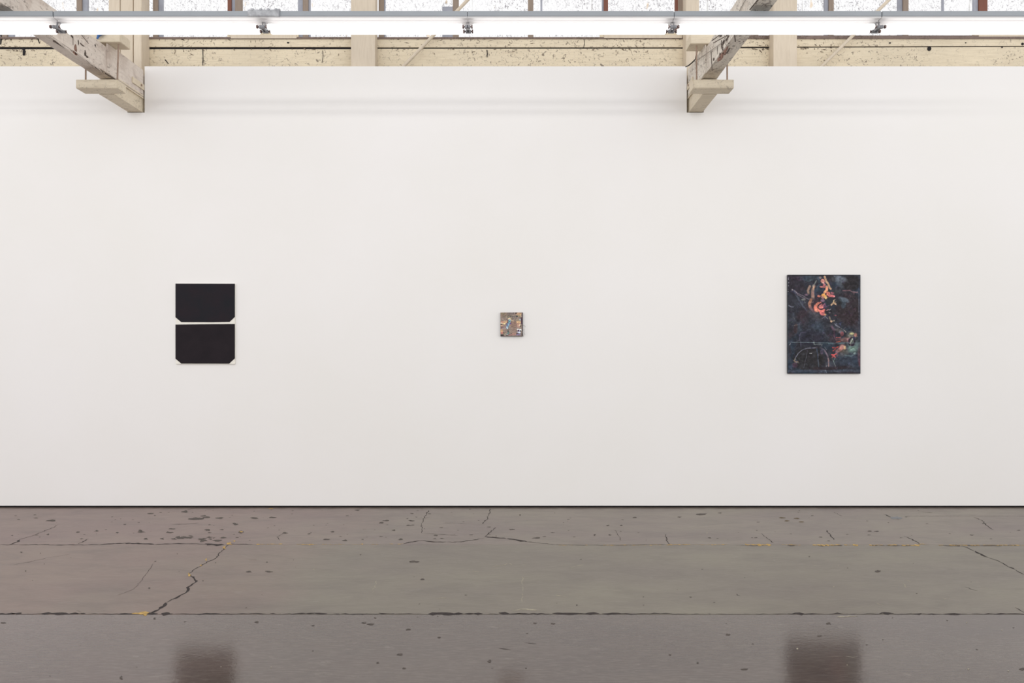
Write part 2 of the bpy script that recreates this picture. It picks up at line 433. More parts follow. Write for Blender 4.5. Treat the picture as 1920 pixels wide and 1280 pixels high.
for cv, pts, w in [(c5, [(850, 395), (920, 385), (935, 375), (965, 388), (1045, 386)], 5), (c5, [(1290, 405), (1320, 392), (1365, 385)], 9), (c5, [(730, 424), (795, 424)], 4), (c5, [(1020, 450), (1018, 600)], 3),
        (c5, [(175, 545), (198, 475)], 4), (c5, [(1205, 555), (1240, 562), (1270, 568)], 10), (c5, [(835, 606), (890, 604)], 6), (c5, [(960, 642), (1040, 636), (1130, 645)], 10), (c5, [(500, 575), (590, 570)], 5),
        (c6, [(1090, 600), (1105, 608), (1130, 616)], 7), (c6, [(1440, 565), (1470, 575), (1505, 574)], 4), (c6, [(1215, 478), (1240, 490), (1258, 515)], 5), (c6, [(1250, 470), (1285, 482)], 5), (c6, [(730, 390), (760, 388)], 4), (c6, [(920, 902), (985, 903)], 4),
        (c6, [(870, 680), (940, 676), (990, 672)], 10), (c4, [(600, 805), (645, 800)], 3)]:
    ribbon(bm, cv(pts), w, 0.0006, .8)
for cv, x, y, r in [(c4, 1765, 412, 3), (c4, 855, 876, 3), (c4, 1243, 960, 3), (c4, 1525, 962, 3), (c6, 1597, 711, 4), (c6, 645, 858, 5), (c6, 1607, 972, 5), (c6, 1832, 983, 4), (c6, 1795, 754, 3), (c6, 137, 207, 4), (c6, 850, 508, 4), (c6, 925, 950, 3), (c6, 875, 392, 3)]:
    (px, py), = cv([(x, y)]); blob(bm, px, py, r / 3, r / 3.6, 0.0008, 8, .3)
struct(link('scuff_mark', bm, M['scuff'], floor))
bm = bmesh.new(); (px, py), = c6([(1200, 121)]); blob(bm, px, py, 9, 2.2, 0.0006); struct(link('patch', bm, M['bluespot'], floor))
bm = bmesh.new()
for x, y in ((565, 122), (585, 139), (642, 125), (665, 145), (560, 121)):
    (px, py), = c6([(x, y)]); blob(bm, px, py, 5, 1.0, 0.0006)
struct(link('brown_mark', bm, M['brownspot'], floor))

# ------------------------------------------------------------------ window wall behind the gallery wall
SW = 0.9695; YW = Y(SW)                    # front plane of the girts
def lintel_line(px):                       # slight sag of the seam as photographed
    return 90.3 - max(0, (px - 1250) / 670.0) * 5.2
bays = [(-640, 204, 'left of the left roof timber', 4.2), (277, 660, 'right of the left roof timber', 4.0),
        (702, 1288, 'in the middle bay', 2.4), (1309, 1452, 'behind the right roof timber', 2.6), (1492, 2560, 'right of the right hand post', 1.6)]
def quad_board(name, px0, px1, t0, t1, b0, b1, ya, yb, mat, parent=None):
    bm = bmesh.new(); prism(bm, [(X(px0, SW), Z(b0, SW)), (X(px1, SW), Z(b1, SW)), (X(px1, SW), Z(t1, SW)), (X(px0, SW), Z(t0, SW))], ya, yb)
    return link(name, bm, mat, parent)
ti = 0
for a, b, where, gap in bays:
    la, lb = lintel_line(max(a, 0)), lintel_line(min(b, 1920))
    ti += 1
    o = quad_board('trim_%d' % ti, a, b, la + gap / 2, lb + gap / 2, 330, 330, YW, YW + .05, M['cream'])
    struct(o, 'broad cream painted board ' + where)
    ti += 1
    off = 0 if b < 1800 else 3
    o = quad_board('trim_%d' % ti, a, b, 73.8, 73.8 - off, la - gap / 2, lb - gap / 2, YW - .004, YW + .05, M['cream'])
    struct(o, 'narrow cream painted board under the windows ' + where)
    ti += 1
    o = quad_board('trim_%d' % ti, a, b, la - gap / 2 - .1, lb - gap / 2 - .1, la + gap / 2 + .1, lb + gap / 2 + .1, YW + .006, YW + .048, M['dark'])  # black strip set into the seam, its shade put in as colour
    struct(o, 'dark strip standing for shade in the gap between the boards ' + where)
# dirt tufts along the seam
bm = bmesh.new()
for i in range(240):
    px = random.choice([random.uniform(282, 420), random.uniform(282, 655), random.uniform(712, 900), random.uniform(708, 1000), random.uniform(0, 75), random.uniform(1100, 1280), random.uniform(1496, 1560), random.uniform(1410, 1440)])
    line = random.random()
    py = lintel_line(px) + (random.expovariate(1 / 3.0) + 1.5 if line < .45 else -random.expovariate(1 / 2.0) - 2 if line < .6 else -16.5 + random.expovariate(1 / 2.4))
    if py > 122: continue
    L = random.uniform(.8, 4.5); an = random.uniform(0, math.pi); w = random.uniform(.25, .7)
    dx, dy = math.cos(an) * L, math.sin(an) * L * .7
    yy = YW - .006
    vs = [(px - dx, py - dy), (px + w, py - w), (px + dx, py + dy), (px - w, py + w)]
    prism(bm, [(X(u, SW), Z(v, SW)) for u, v in vs], yy, yy + .004)
struct(link('trim_%d' % (ti + 1), bm, M['fleck']), 'grime and cobweb flecks along the board seam'); ti += 1
# nail cracks and knot
bm = bmesh.new()
for pts, w in [([(380.5, 93), (381, 108), (380.5, 123)], .5), ([(1095, 74), (1096, 82), (1094, 90)], .6), ([(605, 95), (606, 106), (604, 118)], .3), ([(913, 94), (914, 100), (913, 107)], .9), ([(310, 112), (316, 120)], 1.0), ([(44, 91), (46, 96), (45, 104)], 2.6),
               ([(2, 62), (3, 72), (2, 84)], 1.8), ([(72, 74), (75, 82)], 1.2)]:
    for (x0, y0), (x1, y1_) in zip(pts, pts[1:]):
        prism(bm, [(X(x0 - w, SW), Z(y0, SW)), (X(x0 + w, SW), Z(y0, SW)), (X(x1 + w * .6, SW), Z(y1_, SW)), (X(x1 - w * .6, SW), Z(y1_, SW))], YW - .006, YW + .001)
for cx, cy, rx, ry in [(1742, 91.5, 3.6, 4.2), (1916.5, 83, 2.6, 2.6), (540.5, 80.5, 2.2, 1.6), (1668, 81, 1.8, 1.4), (1810, 80.8, 1.4, 1.0), (1878.5, 89, 1.2, 1.2)]:
    prism(bm, [(X(cx + rx * math.cos(k * .6283), SW), Z(cy + ry * math.sin(k * .6283), SW)) for k in range(10)], YW - .006, YW + .001)
struct(link('trim_%d' % (ti + 1), bm, M['dark']), 'knots and short splits in the cream boards'); ti += 1

wins = [
    (-640, 204, 70.3, [(-120, -108, 'brown'), (-108, -100, 'grey'), (4, 14, 'brown'), (14, 24, 'grey'), (144, 153.5, 'brown'), (153.5, 163, 'grey')], []),
    (277, 660, 70.6, [(287, 296.5, 'brown'), (296.5, 304, 'grey'), (427, 434, 'redbrown'), (434, 441, 'grey'), (441, 453, 'brown'), (558, 568, 'grey'), (568, 578, 'brown'), (578, 581, 'grey')], [(427, 560, 61, 73.8)]),
    (702, 1288, 70.8, [(710, 720, 'brown'), (720, 722, 'grey'), (849, 860, 'brown'), (990, 1000, 'brown'), (1129, 1132, 'grey'), (1132, 1140, 'redbrown'), (1266, 1271, 'redbrown'), (1271, 1281, 'brown')], [(1125, 1281, 61.5, 73.0)]),
    (1309, 1452, 67.5, [(1409, 1422, 'brown')], []),
    (1492, 2560, 67.6, [(1547, 1554, 'grey'), (1554, 1563, 'brown'), (1685, 1693, 'grey'), (1693, 1703, 'brown'), (1827, 1835, 'grey'), (1835, 1851, 'redbrown'), (1980, 1995, 'brown'), (2120, 2132, 'brown')], [(1826, 2300, 61.0, 70.5)]),
]
ztop = Z(-190, SW)
for i, (a, b, by, mull, rails) in enumerate(wins):
    w = bpy.data.objects.new('window_%d' % (i + 1), None); C.objects.link(w); w.location = (X((a + b) / 2, SW), YW, Z(by, SW)); struct(w, 'high factory window with mottled panes ' + bays[i][2])
    struct(BX('pane', M['glass'], w, X(a, SW), X(b, SW), YW + .028, YW + .034, Z(by + 1, SW), ztop))
    struct(BX('sill', M['sill'], w, X(a, SW), X(b, SW), YW - .012, YW + .05, Z(73.8, SW), Z(by, SW)))
    struct(BX('head', M['cream'], w, X(a, SW), X(b, SW), YW - .01, YW + .05, ztop, ztop + .12))
    for x0, x1, k in mull:
        struct(BX('mullion', M[k], w, X(x0, SW), X(x1, SW), YW - (.004 if k != 'grey' else -.008), YW + .05, Z(by + .5, SW), ztop))
    for x0, x1, t_, b_ in rails:
        struct(BX('rail', M['cream'], w, X(x0, SW), X(x1, SW), YW - .008, YW + .045, Z(b_, SW), Z(t_, SW)))
        struct(BX('rail', M['post'], w, X(x0 + 7, SW), X(x1 - 3, SW), YW - .014, YW - .006, Z(b_ - .6, SW), Z(66.5, SW)))
    if i == 2:
        struct(BX('sash_plate', M['grey'], w, X(829.5, SW), X(849, SW), YW - .002, YW + .03, Z(70.8, SW), Z(12.5, SW)))
        struct(BX('glazing_bar', M['grey'], w, X(1013.5, SW), X(1017, SW), YW + .01, YW + .03, Z(40, SW), ztop))
    if i == 4:
        struct(BX('glazing_bar', M['grey'], w, X(1768.5, SW), X(1771.5, SW), YW + .01, YW + .03, Z(40, SW), ztop))
# reading the header above keeps the window wall one plane
# ------------------------------------------------------------------ posts
def post(label, parts, ypf, group=None):
    x0 = min(p[0] for p in parts); x1 = max(p[1] for p in parts)
    sp = D / (D + ypf)
    t = thing('timber_post', label, 'post', (X((x0 + x1) / 2, sp), ypf, 0), group)
    for k, (a, b, ya, top, mk) in enumerate(parts):
        s_ = D / (D + ya)
        BX('board', M[mk], t, X(a, s_), X(b, s_), ya, YW - .001 + (.0 if k else .0), 0.0, Z(top, s_), bev=.003)
    return t
post('cream post built of three boards rising behind the left roof timber', [(203.5, 225, .085, -190, 'post'), (226, 249.3, .075, -190, 'post'), (250.6, 265.5, .05, -190, 'post')], .05)
# the darker outer return of that post
post('smooth cream post standing alone between the left and middle windows', [(658, 703.5, .075, -190, 'post')], .075)
post('narrow cream post beside the right roof timber, left of its clamp', [(1286.3, 1311, .06, -190, 'post')], .06)
post('wide cream post standing just right of the right roof timber', [(1449.8, 1494.6, .08, -190, 'post')], .08)

# diagonal brace rods in front of the boards
for (xa, ya_, xb, yb_, lab) in ((750, 131, 906, -30, 'thin cream diagonal brace rod crossing the middle bay boards'), (1534, 131, 1700, -33, 'thin cream diagonal brace rod right of the wide post')):
    sB = .982; yB = Y(sB)
    o = TB('brace_rod', M['post'], None, [(X(xa, sB), yB, Z(ya_, sB)), (X(xb, sB), yB, Z(yb_, sB))], .0135)
    tag(o, lab, 'brace')

# ------------------------------------------------------------------ roof timbers with their clamps
def rough_beam(bm, x0, x1, y0, y1, z0, z1, seed, amp=.006):
    n = int(abs(y1 - y0) / .05) + 1
    rings = []
    for i in range(n + 1):
        y = y0 + (y1 - y0) * i / n
        def j(k): return mnoise.noise(Vector((y * 3.1, seed + k * 7.3, 0))) * amp + mnoise.noise(Vector((y * 15, seed + k * 3.1, 4))) * amp * .35
        rings.append([bm.verts.new((x0 + j(0) * .4, y, z0 + j(1))), bm.verts.new((x1 + j(2) * .4, y, z0 + j(3))),
                      bm.verts.new((x1 + j(4) * .4, y, z1 + j(5) * .5)), bm.verts.new((x0 + j(6) * .4, y, z1 + j(7) * .5))])
    for A, B in zip(rings, rings[1:]):
        for k in range(4): bm.faces.new((A[k], A[(k + 1) % 4], B[(k + 1) % 4], B[k]))
    bm.faces.new(rings[0]); bm.faces.new(rings[-1][::-1])

def chip(bm, xf, side, y0, z0, dy, dz, n=9, rough=.5, t=.002):
    """flake mark on a vertical side face (plane x = xf)"""
    ph = random.uniform(0, 50); vs = []; ws = []
    for k in range(n):
        a = 2 * math.pi * k / n; r = 1 + rough * mnoise.noise(Vector((math.cos(a) + ph, math.sin(a), ph))) * 2
        yy = y0 + math.cos(a) * dy * r; zz = z0 + math.sin(a) * dz * r
        vs.append(bm.verts.new((xf + side * t, yy, zz))); ws.append(bm.verts.new((xf - side * .004, yy, zz)))
    bm.faces.new(vs)
    for k in range(n): bm.faces.new((vs[k], vs[(k + 1) % n], ws[(k + 1) % n], ws[k]))

def on_side(off, px, py):
    """point of the vertical plane x = off seen at a pixel"""
    s = (px - 960) / off
    return Y(s), Z(py, s)

def roof_timber(label, inner, outer, mat, sgn):
    """inner = offset of the face looking to the room centre; sgn = +1 if that face looks towards +x"""
    xi, xo = OX(inner), OX(outer); lo, hi = min(xi, xo), max(xi, xo)
    t = thing('roof_timber', label, 'timber', (OX((inner + outer) / 2), 0, HZ(438)))
    sE = 1.076; yE = Y(sE)
    bm = bmesh.new(); rough_beam(bm, lo, hi, -11.5, .0485, HZ(466), HZ(510), abs(inner) * .1, .007); link('upper_timber', bm, mat, t)
    bm = bmesh.new(); rough_beam(bm, lo, hi, yE, .0485, HZ(438), HZ(464.2), abs(inner) * .2 + 3, .002); link('lower_timber', bm, M['block'], t)
    # splice plate on the inner face
    bm = bmesh.new()
    box(bm, min(xi, xi + sgn * .010), max(xi, xi + sgn * .010), Y(1.098), -.002, HZ(465.5), HZ(516.5), bev=.002)
    link('splice_plate', bm, mat, t)
    # little wedge cleat near the wall
    y0, z0 = Y(1.032), HZ(492)
    bm = bmesh.new(); box(bm, *(sorted((xi + sgn * .010, xi + sgn * .018))), y0, -.002, HZ(478), HZ(489), bev=.002); link('cleat', bm, M['block'], t)
    bm = bmesh.new(); tube(bm, [(xi + sgn * .017, -.05, HZ(484)), (xi + sgn * .024, -.05, HZ(484))], .009, 8); link('bolt', bm, M['rust'], t)
    # seam moulding strips along the lower side
    for zz, th in ((466.8, .004), (462.6, .003)):
        BX('batten', M['block'], t, *sorted((xi - sgn * .001, xi + sgn * .012)), Y(1.07), -.004, HZ(zz), HZ(zz + 2.0))
    # --- clamp
    sF, sB = 1.1016, 1.077
    xa, xb = (142, 220) if sgn > 0 else (1376, 1300)
    bm = bmesh.new(); box(bm, *sorted((X(xa, sF), X(xb, sF))), Y(sF), Y(sB), Z(165.5, sF), Z(149, sF), bev=.003); link('clamp_block', bm, M['block'], t)
    xa2, xb2 = (150, 225.3) if sgn > 0 else (1368, 1294.5)
    zb_ = HZ(516.8) if sgn > 0 else HZ(514)
    bm = bmesh.new(); box(bm, *sorted((X(xa2, sF), X(xb2, sF))), Y(sF), Y(1.073), zb_, zb_ + .07, bev=.003); link('clamp_block', bm, M['block'], t)
    yr = Y(1.093)
    rods = ((160.5, 161.5), (219.5, 224)) if sgn > 0 else ((1363.5, 1363.5), (1306.3, 1305.5))
    zlow = Z(167.5, 1.093); zhigh = zb_ + .09
    for rb, rt in rods:
        o = TB('threaded_rod', M['rust'], t, [(X(rb, 1.093), yr, zlow), (X(rb, 1.093) * .25 + X(rt, 1.093) * .75, yr, zhigh)], .0062, 8)
        bm = bmesh.new(); tube(bm, [(X(rb, 1.093), yr, Z(167.8, 1.093)), (X(rb, 1.093), yr, Z(165.8, 1.093))], .012, 6); link('nut', bm, M['rust'], o).location = (0, 0, 0)
    return t, xi

t1, xi1 = roof_timber('weathered white roof timber on the left, running overhead from its wall pocket', -693.0, -719.5, M['beam'], 1)
t2, xi2 = roof_timber('flaking pale roof timber on the right, running overhead from its wall pocket', 332.0, 357.5, M['beam2'], -1)
# chips, gouges and bare wood on the left timber's face
def s1(x, y): return on_side(-692, 100 + x / 7.53, 50 + y / 7.53)
bm = bmesh.new()
for x, y, dy, dz in ((420, 265, .035, .006), (270, 140, .012, .008), (360, 225, .006, .016), (455, 370, .012, .020), (475, 420, .02, .008), (600, 268, .006, .008), (520, 500, .035, .006), (1180, 740, .01, .008)):
    yy, zz = s1(x, y); chip(bm, xi1, 1, yy, zz, dy, dz)
for x0, y0, x1_, y1_, w in ((400, 110, 500, 235, .0025), (285, 140, 285, 260, .002), (10, 200, 260, 350, .006), (550, 540, 700, 640, .004), (740, 660, 870, 740, .004)):
    a = s1(x0, y0); b = s1(x1_, y1_)
    tube(bm, [(xi1 + .001, a[0], a[1]), (xi1 + .001, b[0], b[1])], w, 5)
link('gouge', bm, M['gouge'], t1)
bm = bmesh.new()
yy, zz = s1(322, 325); chip(bm, xi1, 1, yy, zz, .016, .036, 10, .25); yy, zz = s1(322, 380); chip(bm, xi1, 1, yy, zz, .022, .010, 8, .4)
link('bare_wood_patch', bm, M['rawwood'], t1)
# lifted splinters along its lower edge
bm = bmesh.new()
for x, y, L in ((380, 420, .16), (200, 330, .2), (520, 520, .12), (620, 590, .12), (90, 250, .2)):
    yy, zz = s1(x, y)
    A = [(xi1 + .002, yy - L / 2, zz + .012), (xi1 + .010, yy, zz + .004), (xi1 + .003, yy + L / 2, zz - .004)]
    tube(bm, A, [.002, .008, .001], 5)
link('splinter', bm, M['beam'], t1)
TB('cloth_strap', M['blue'], t1, [(X(182, 1.106), Y(1.106), Z(73, 1.106)), (X(185, 1.106), Y(1.106), Z(65, 1.106)), (X(192, 1.1055), Y(1.106), Z(61.5, 1.106)), (X(198, 1.104), Y(1.105), Z(61, 1.104))], [.006, .013, .013, .004], 8)

def s2(x, y): return on_side(331, 1270 + x / 7.53, 50 + y / 7.53)
bm = bmesh.new()
for x, y, dy, dz in ((640, 235, .02, .012), (615, 250, .012, .02), (505, 460, .01, .010), (700, 350, .03, .006), (610, 120, .03, .01), (560, 330, .006, .02), (630, 300, .01, .016), (590, 390, .01, .012)):
    yy, zz = s2(x, y); chip(bm, xi2, -1, yy, zz, dy, dz, 10, .7)
for x0, y0, x1_, y1_, w in ((480, 200, 600, 110, .003), (500, 230, 720, 110, .0025), (470, 350, 486, 620, .003), (680, 200, 720, 130, .005), (700, 120, 700, 200, .002), (800, 100, 812, 210, .004)):
    a = s2(x0, y0); b = s2(x1_, y1_); tube(bm, [(xi2 - .001, a[0], a[1]), (xi2 - .001, b[0], b[1])], w, 5)
for x, y in ((500, 760 - 720 + 60), ):
    pass
link('gouge', bm, M['gouge'], t2)
bm = bmesh.new()
for x, y, dy, dz in ((620, 410, .06, .014), (580, 455, .035, .012), (665, 355, .04, .014)):
    yy, zz = s2(x, y); chip(bm, xi2, -1, yy, zz, dy, dz, 14, .7)
link('bare_wood_patch', bm, M['rawwood'], t2)
# long cracks of the right timber where it passes above the light
bm = bmesh.new()
for pts in (((1405, 18), (1413, 8), (1420, 0), (1432, -14)),):
    P_ = []
    for px, py in pts:
        a = on_side(331, px, py); P_.append((xi2 - .001, a[0], a[1]))
    tube(bm, P_, .004, 5)
link('gouge', bm, M['gouge'], t2)
# cables on the right timber
a = s2(640, 222); b = s2(260, 500)
o = TB('wire', M['wire'], None, [(xi2 - .020, b[0] - .0, b[1]), (xi2 - .014, (a[0] + b[0]) / 2, (a[1] + b[1]) / 2 - .003), (xi2 - .006, a[0], a[1]), (xi2 - .004, a[0] - .9, a[1] + .12)], .0022, 6)
tag(o, 'thin grey wire stretched along the side of the right roof timber', 'wire')
pts = []
for x, y in ((118, 566), (160, 548), (205, 510), (240, 475), (256, 455), (262, 420), (280, 350), (305, 310)):
    s_ = 1.02 if x < 150 else 1.05
    pts.append((X(1270 + x / 7.53, s_), Y(s_), Z(50 + y / 7.53, s_)))
o = TB('cable', M['cable'], None, pts, .0045, 8)
tag(o, 'black cable drooping over the wall top at the right roof timber', 'cable')

# ------------------------------------------------------------------ fluorescent light line
SL = 1.366; YL = Y(SL)
zTop, zBot = Z(20.3, SL), Z(32, SL)
dep = .105
joints = [-289.5, 99.5, 489.5, 876, 1264, 1654, 2043]
def make_light():
    """built around its own origin, centre of the unit, y=0 at the front edge, z=0 at housing underside"""
    L = 388.75 / S / SL; h = zTop - zBot
    t = bpy.data.objects.new('fluorescent_light', None); C.objects.link(t)
    def part(name, bm, mat, par=t, smooth=False):
        o = link(name, bm, mat, None, smooth)
        for q in (o if isinstance(o, list) else [o]): q.parent = par
        return o
    bm = bmesh.new(); box(bm, -L / 2 + .0008, L / 2 - .0008, 0, dep, .004, h, bev=.003); part('housing', bm, M['housing'])
    bm = bmesh.new()
    # enamelled reflector tray: lip, shallow step, flat
    prof = [(.001, .004), (.004, -.003), (.034, -.003), (.037, -.009), (dep - .037, -.009), (dep - .034, -.003), (dep - .004, -.003), (dep - .001, .004)]
    A = [bm.verts.new((-L / 2 + .001, y, z)) for y, z in prof]; B = [bm.verts.new((L / 2 - .001, y, z)) for y, z in prof]
    for i in range(len(prof) - 1): bm.faces.new((A[i], A[i + 1], B[i + 1], B[i]))
    bm.faces.new(A); bm.faces.new(B); bm.faces.new((A[0], B[0], B[-1], A[-1]))
    part('reflector', bm, M['enamel'])
    r = .0175; zt_ = -.048
    for yy in (.022, .083):
        bm = bmesh.new(); tube(bm, [(-L / 2 + .034, yy, zt_), (-L / 2 + .042, yy, zt_), (L / 2 - .042, yy, zt_), (L / 2 - .034, yy, zt_)], [r * .75, r, r, r * .75], 20)
        tb = part('tube', bm, M['tube'], t, True)
        bm = bmesh.new()
        for sg in (-1, 1):
            tube(bm, [(sg * (L / 2 - q_), yy, zt_) for q_ in (.035, .025, .023, .010)], [.0105, .0105, .004, .004], 12)
        part('end_cap', bm, M['cap'], tb)
    for sg in (-1, 1):
        bm = bmesh.new()
        e = sg * (L / 2 - .0085)
        box(bm, e - .002, e + .002, .046, .058, -.040, -.003)                     # stem
        box(bm, e - .003, e + .003, .010, .094, -.056, -.040, bev=.002)           # cross bar carrying both sockets
        box(bm, e - .006 - .004, e + .006 + .004, .014, .030, -.058, -.040, bev=.002)
        box(bm, e - .006 - .004, e + .006 + .004, .075, .091, -.058, -.040, bev=.002)
        part('lamp_holder', bm, M['holder'])
    return t
def copy_tree(o, parent=None):
    c = o.copy(); C.objects.link(c)
    if parent: c.parent = parent
    for ch in list(o.children): copy_tree(ch, c)
    return c
proto = make_light()
labels = ['lit fluorescent light cut off by the left edge of the picture',
          'lit fluorescent light crossing in front of the left roof timber',
          'lit fluorescent light above the smooth lone post, between metal joint cover and middle window',
          'lit fluorescent light in the middle of the row, left of the right roof timber',
          'lit fluorescent light crossing in front of the right roof timber',
          'lit fluorescent light cut off by the right edge of the picture']
for i in range(6):
    o = proto if i == 0 else copy_tree(proto)
    o.location = (X((joints[i] + joints[i + 1]) / 2, SL), YL, zBot)
    tag(o, labels[i], 'light', 'row of fluorescent lights under the roof timbers')
# galvanised cover over one joint
t = thing('joint_cover', 'ribbed galvanised cover clipped over the joint of two lights', 'cover', (X(495, SL), YL, zBot))
xc0, xc1 = X(464.5, SL), X(524, SL)
BX('sleeve', M['galv'], t, xc0, xc1, YL - .006, YL + dep + .004, zBot + .003, zTop + .006, bev=.002)
bm = bmesh.new()
for px in (474, 489.5, 503.5, 518): box(bm, X(px - 2.6, SL), X(px + 2.6, SL), YL - .008, YL + dep + .006, zTop - .002, zTop + .013, bev=.003)
link('rib', bm, M['galv'], t)
BX('end_lip', M['holder'], t, X(522.6, SL), X(524.6, SL), YL - .009, YL + dep, zBot + .002, zTop + .008)
bm = bmesh.new()
for px in (485.5, 500): tube(bm, [(X(px, SL), YL - .010, Z(30.5, SL)), (X(px, SL), YL - .004, Z(30.5, SL))], .005, 8)
link('screw', bm, M['holder'], t)

# ------------------------------------------------------------------ pictures
class Canvas:
    """little paint box: coordinates are in the units of the strokes, colours are plain pigment colours"""
    def __init__(s, x0, x1, y0, y1, w, h, seed=1):
        s.x = np.linspace(x0, x1, w)[None, :].repeat(h, 0); s.y = np.linspace(y0, y1, h)[:, None].repeat(w, 1)
        s.w, s.h = w, h; s.rng = np.random.RandomState(seed)
        s.c = np.zeros((h, w, 3)); s.k = (x1 - x0) / w
        s.nx = s.fbm(26, 3) - .5; s.ny = s.fbm(26, 3) - .5; s.fine = s.fbm(90, 2); s.sat = 1.0; s.tex = 1.0
    def fbm(s, cells, octs=4, ax=1.0):
        out = np.zeros((s.h, s.w)); amp = 1.0; tot = 0
        for o in range(octs):
            n = int(cells * 2 ** o * .25) + 2; m = int(n * s.h / s.w * ax) + 2
            g = s.rng.rand(m + 1, n + 1)
            u = np.linspace(0, n - 1e-3, s.w); v = np.linspace(0, m - 1e-3, s.h)
            iu = u.astype(int); iv = v.astype(int); fu = (u - iu)[None]; fv = (v - iv)[:, None]
            fu = fu * fu * (3 - 2 * fu); fv = fv * fv * (3 - 2 * fv)
            a = g[iv][:, iu]; b = g[iv][:, iu + 1]; c = g[iv + 1][:, iu]; d = g[iv + 1][:, iu + 1]
            out += amp * ((a * (1 - fu) + b * fu) * (1 - fv) + (c * (1 - fu) + d * fu) * fv); tot += amp; amp *= .55
        return out / tot
    def put(s, m, col, al=1.0):
        m = np.clip(m, 0, 1)[..., None] * al
        s.c = s.c * (1 - m) + np.array(col, float) * m
    def blob(s, cx, cy, rx, ry, col, al=1.0, ang=0, soft=.25, warp=40):
        a = math.radians(ang); dx = s.x + s.nx * warp - cx; dy = s.y + s.ny * warp - cy
        u = (dx * math.cos(a) + dy * math.sin(a)) / rx; v = (-dx * math.sin(a) + dy * math.cos(a)) / ry
        d = np.sqrt(u * u + v * v)
        s.put((1 - d) / soft + .5, col, al)
    def stroke(s, pts, w, col, al=1.0, soft=.5, warp=20, dry=0.0):
        X_ = s.x + s.nx * warp; Y_ = s.y + s.ny * warp; best = np.full(s.x.shape, 1e9)
        for (x0, y0), (x1, y1_) in zip(pts, pts[1:]):
            vx, vy = x1 - x0, y1_ - y0; q = np.clip(((X_ - x0) * vx + (Y_ - y0) * vy) / (vx * vx + vy * vy + 1e-9), 0, 1)
            best = np.minimum(best, np.hypot(X_ - x0 - q * vx, Y_ - y0 - q * vy))
        m = (w / 2 - best) / (w * soft * .5 + s.k * .6) + .5
        if dry: m = np.clip(m, 0, 1) * (s.fine > dry)
        s.put(m, col, al)
    def field(s, cells, col, lo, hi, al, ax=1.0):
        s.put((s.fbm(cells, 4, ax) - lo) / (hi - lo), col, al)
    def attr(s):
        g = s.c.mean(-1, keepdims=True); s.c = g + (s.c - g) * s.sat
        s.c = s.c * (1 + (s.fbm(150, 2, 1.0)[..., None] - .5) * .5 * s.tex)
        c = np.clip(s.c / 255.0, 0, 1); return np.where(c <= .04045, c / 12.92, ((c + .055) / 1.055) ** 2.4)

def canvas_mesh(name, cv, x0, x1, z0, z1, yf, mat, parent, relief=0.0012):
    """front of a stretched canvas as a fine grid carrying its paint; relief follows the paint"""
    w, h = cv.w, cv.h
    xs = np.linspace(x0, x1, w); zs = np.linspace(z1, z0, h)
    co = np.zeros((h, w, 3)); co[..., 0] = xs[None]; co[..., 2] = zs[:, None]
    ex = np.minimum(np.arange(w)[None], np.arange(w)[::-1][None]); ez = np.minimum(np.arange(h)[:, None], np.arange(h)[::-1][:, None])
    edge = np.clip(np.minimum(ex, ez) / 3.0, 0, 1)
    co[..., 1] = yf - relief * (cv.c.mean(-1) / 255.0) * edge + .002 * (1 - edge)
    idx = np.arange(w * h).reshape(h, w)
    f = np.stack([idx[1:, :-1], idx[1:, 1:], idx[:-1, 1:], idx[:-1, :-1]], -1).reshape(-1, 4)
    me = bpy.data.meshes.new(name); me.from_pydata(co.reshape(-1, 3).tolist(), [], f.tolist())
    at = me.color_attributes.new('paint', 'FLOAT_COLOR', 'POINT')
    rgba = np.ones((w * h, 4)); rgba[:, :3] = cv.attr().reshape(-1, 3)
    at.data.foreach_set('color', rgba.ravel())
    me.materials.append(mat)
    for p in me.polygons: p.use_smooth = True
    o = bpy.data.objects.new(name, me); C.objects.link(o); o.parent = parent; o.location = -Vector(parent.location)
    return o

# --- right: dark abstract painting (stroke units: 1/13.33 of a photo pixel)
K = 13.333
cv = Canvas(40, 1860, 40, 2510, 274, 372, 5)
cv.c[:] = (46, 46, 54)
cv.field(10, (38, 52, 66), .45, .65, .7); cv.field(12, (60, 44, 50), .52, .7, .6); cv.field(20, (66, 74, 84), .6, .8, .5)
B = cv.blob; T = cv.stroke
B(150, 200, 260, 330, (44, 40, 48), .8); B(330, 130, 120, 60, (64, 44, 60), .5)
B(1620, 230, 260, 190, (42, 38, 40), .9, 0, .3); B(1580, 900, 330, 420, (54, 44, 47), .85, 0, .4)
B(1310, 140, 200, 85, (104, 112, 124), .85, 8, .5); B(1330, 260, 130, 60, (92, 102, 112), .6, 60, .6); B(1160, 130, 60, 110, (40, 38, 38), .6, -40)
B(1440, 660, 130, 60, (96, 112, 126), .75, 20, .5); B(1440, 790, 60, 90, (76, 94, 108), .7, 0, .6); B(1340, 720, 80, 90, (44, 50, 54), .6)
B(600, 110, 300, 60, (62, 74, 84), .5, 0, .7); B(1240, 470, 110, 60, (72, 80, 72), .4, 0, .8)
T([(420, 150), (560, 200), (680, 150)], 40, (66, 82, 92), .6); T([(130, 120), (320, 100)], 20, (74, 56, 72), .6)
T([(1420, 440), (1600, 430), (1650, 470), (1780, 475)], 30, (120, 84, 90), .75); T([(1610, 450), (1780, 470)], 14, (150, 130, 136), .7)
B(1830, 900, 30, 800, (72, 78, 94), .55, 0, .8); T([(1800, 1000), (1820, 400)], 12, (100, 110, 120), .5)
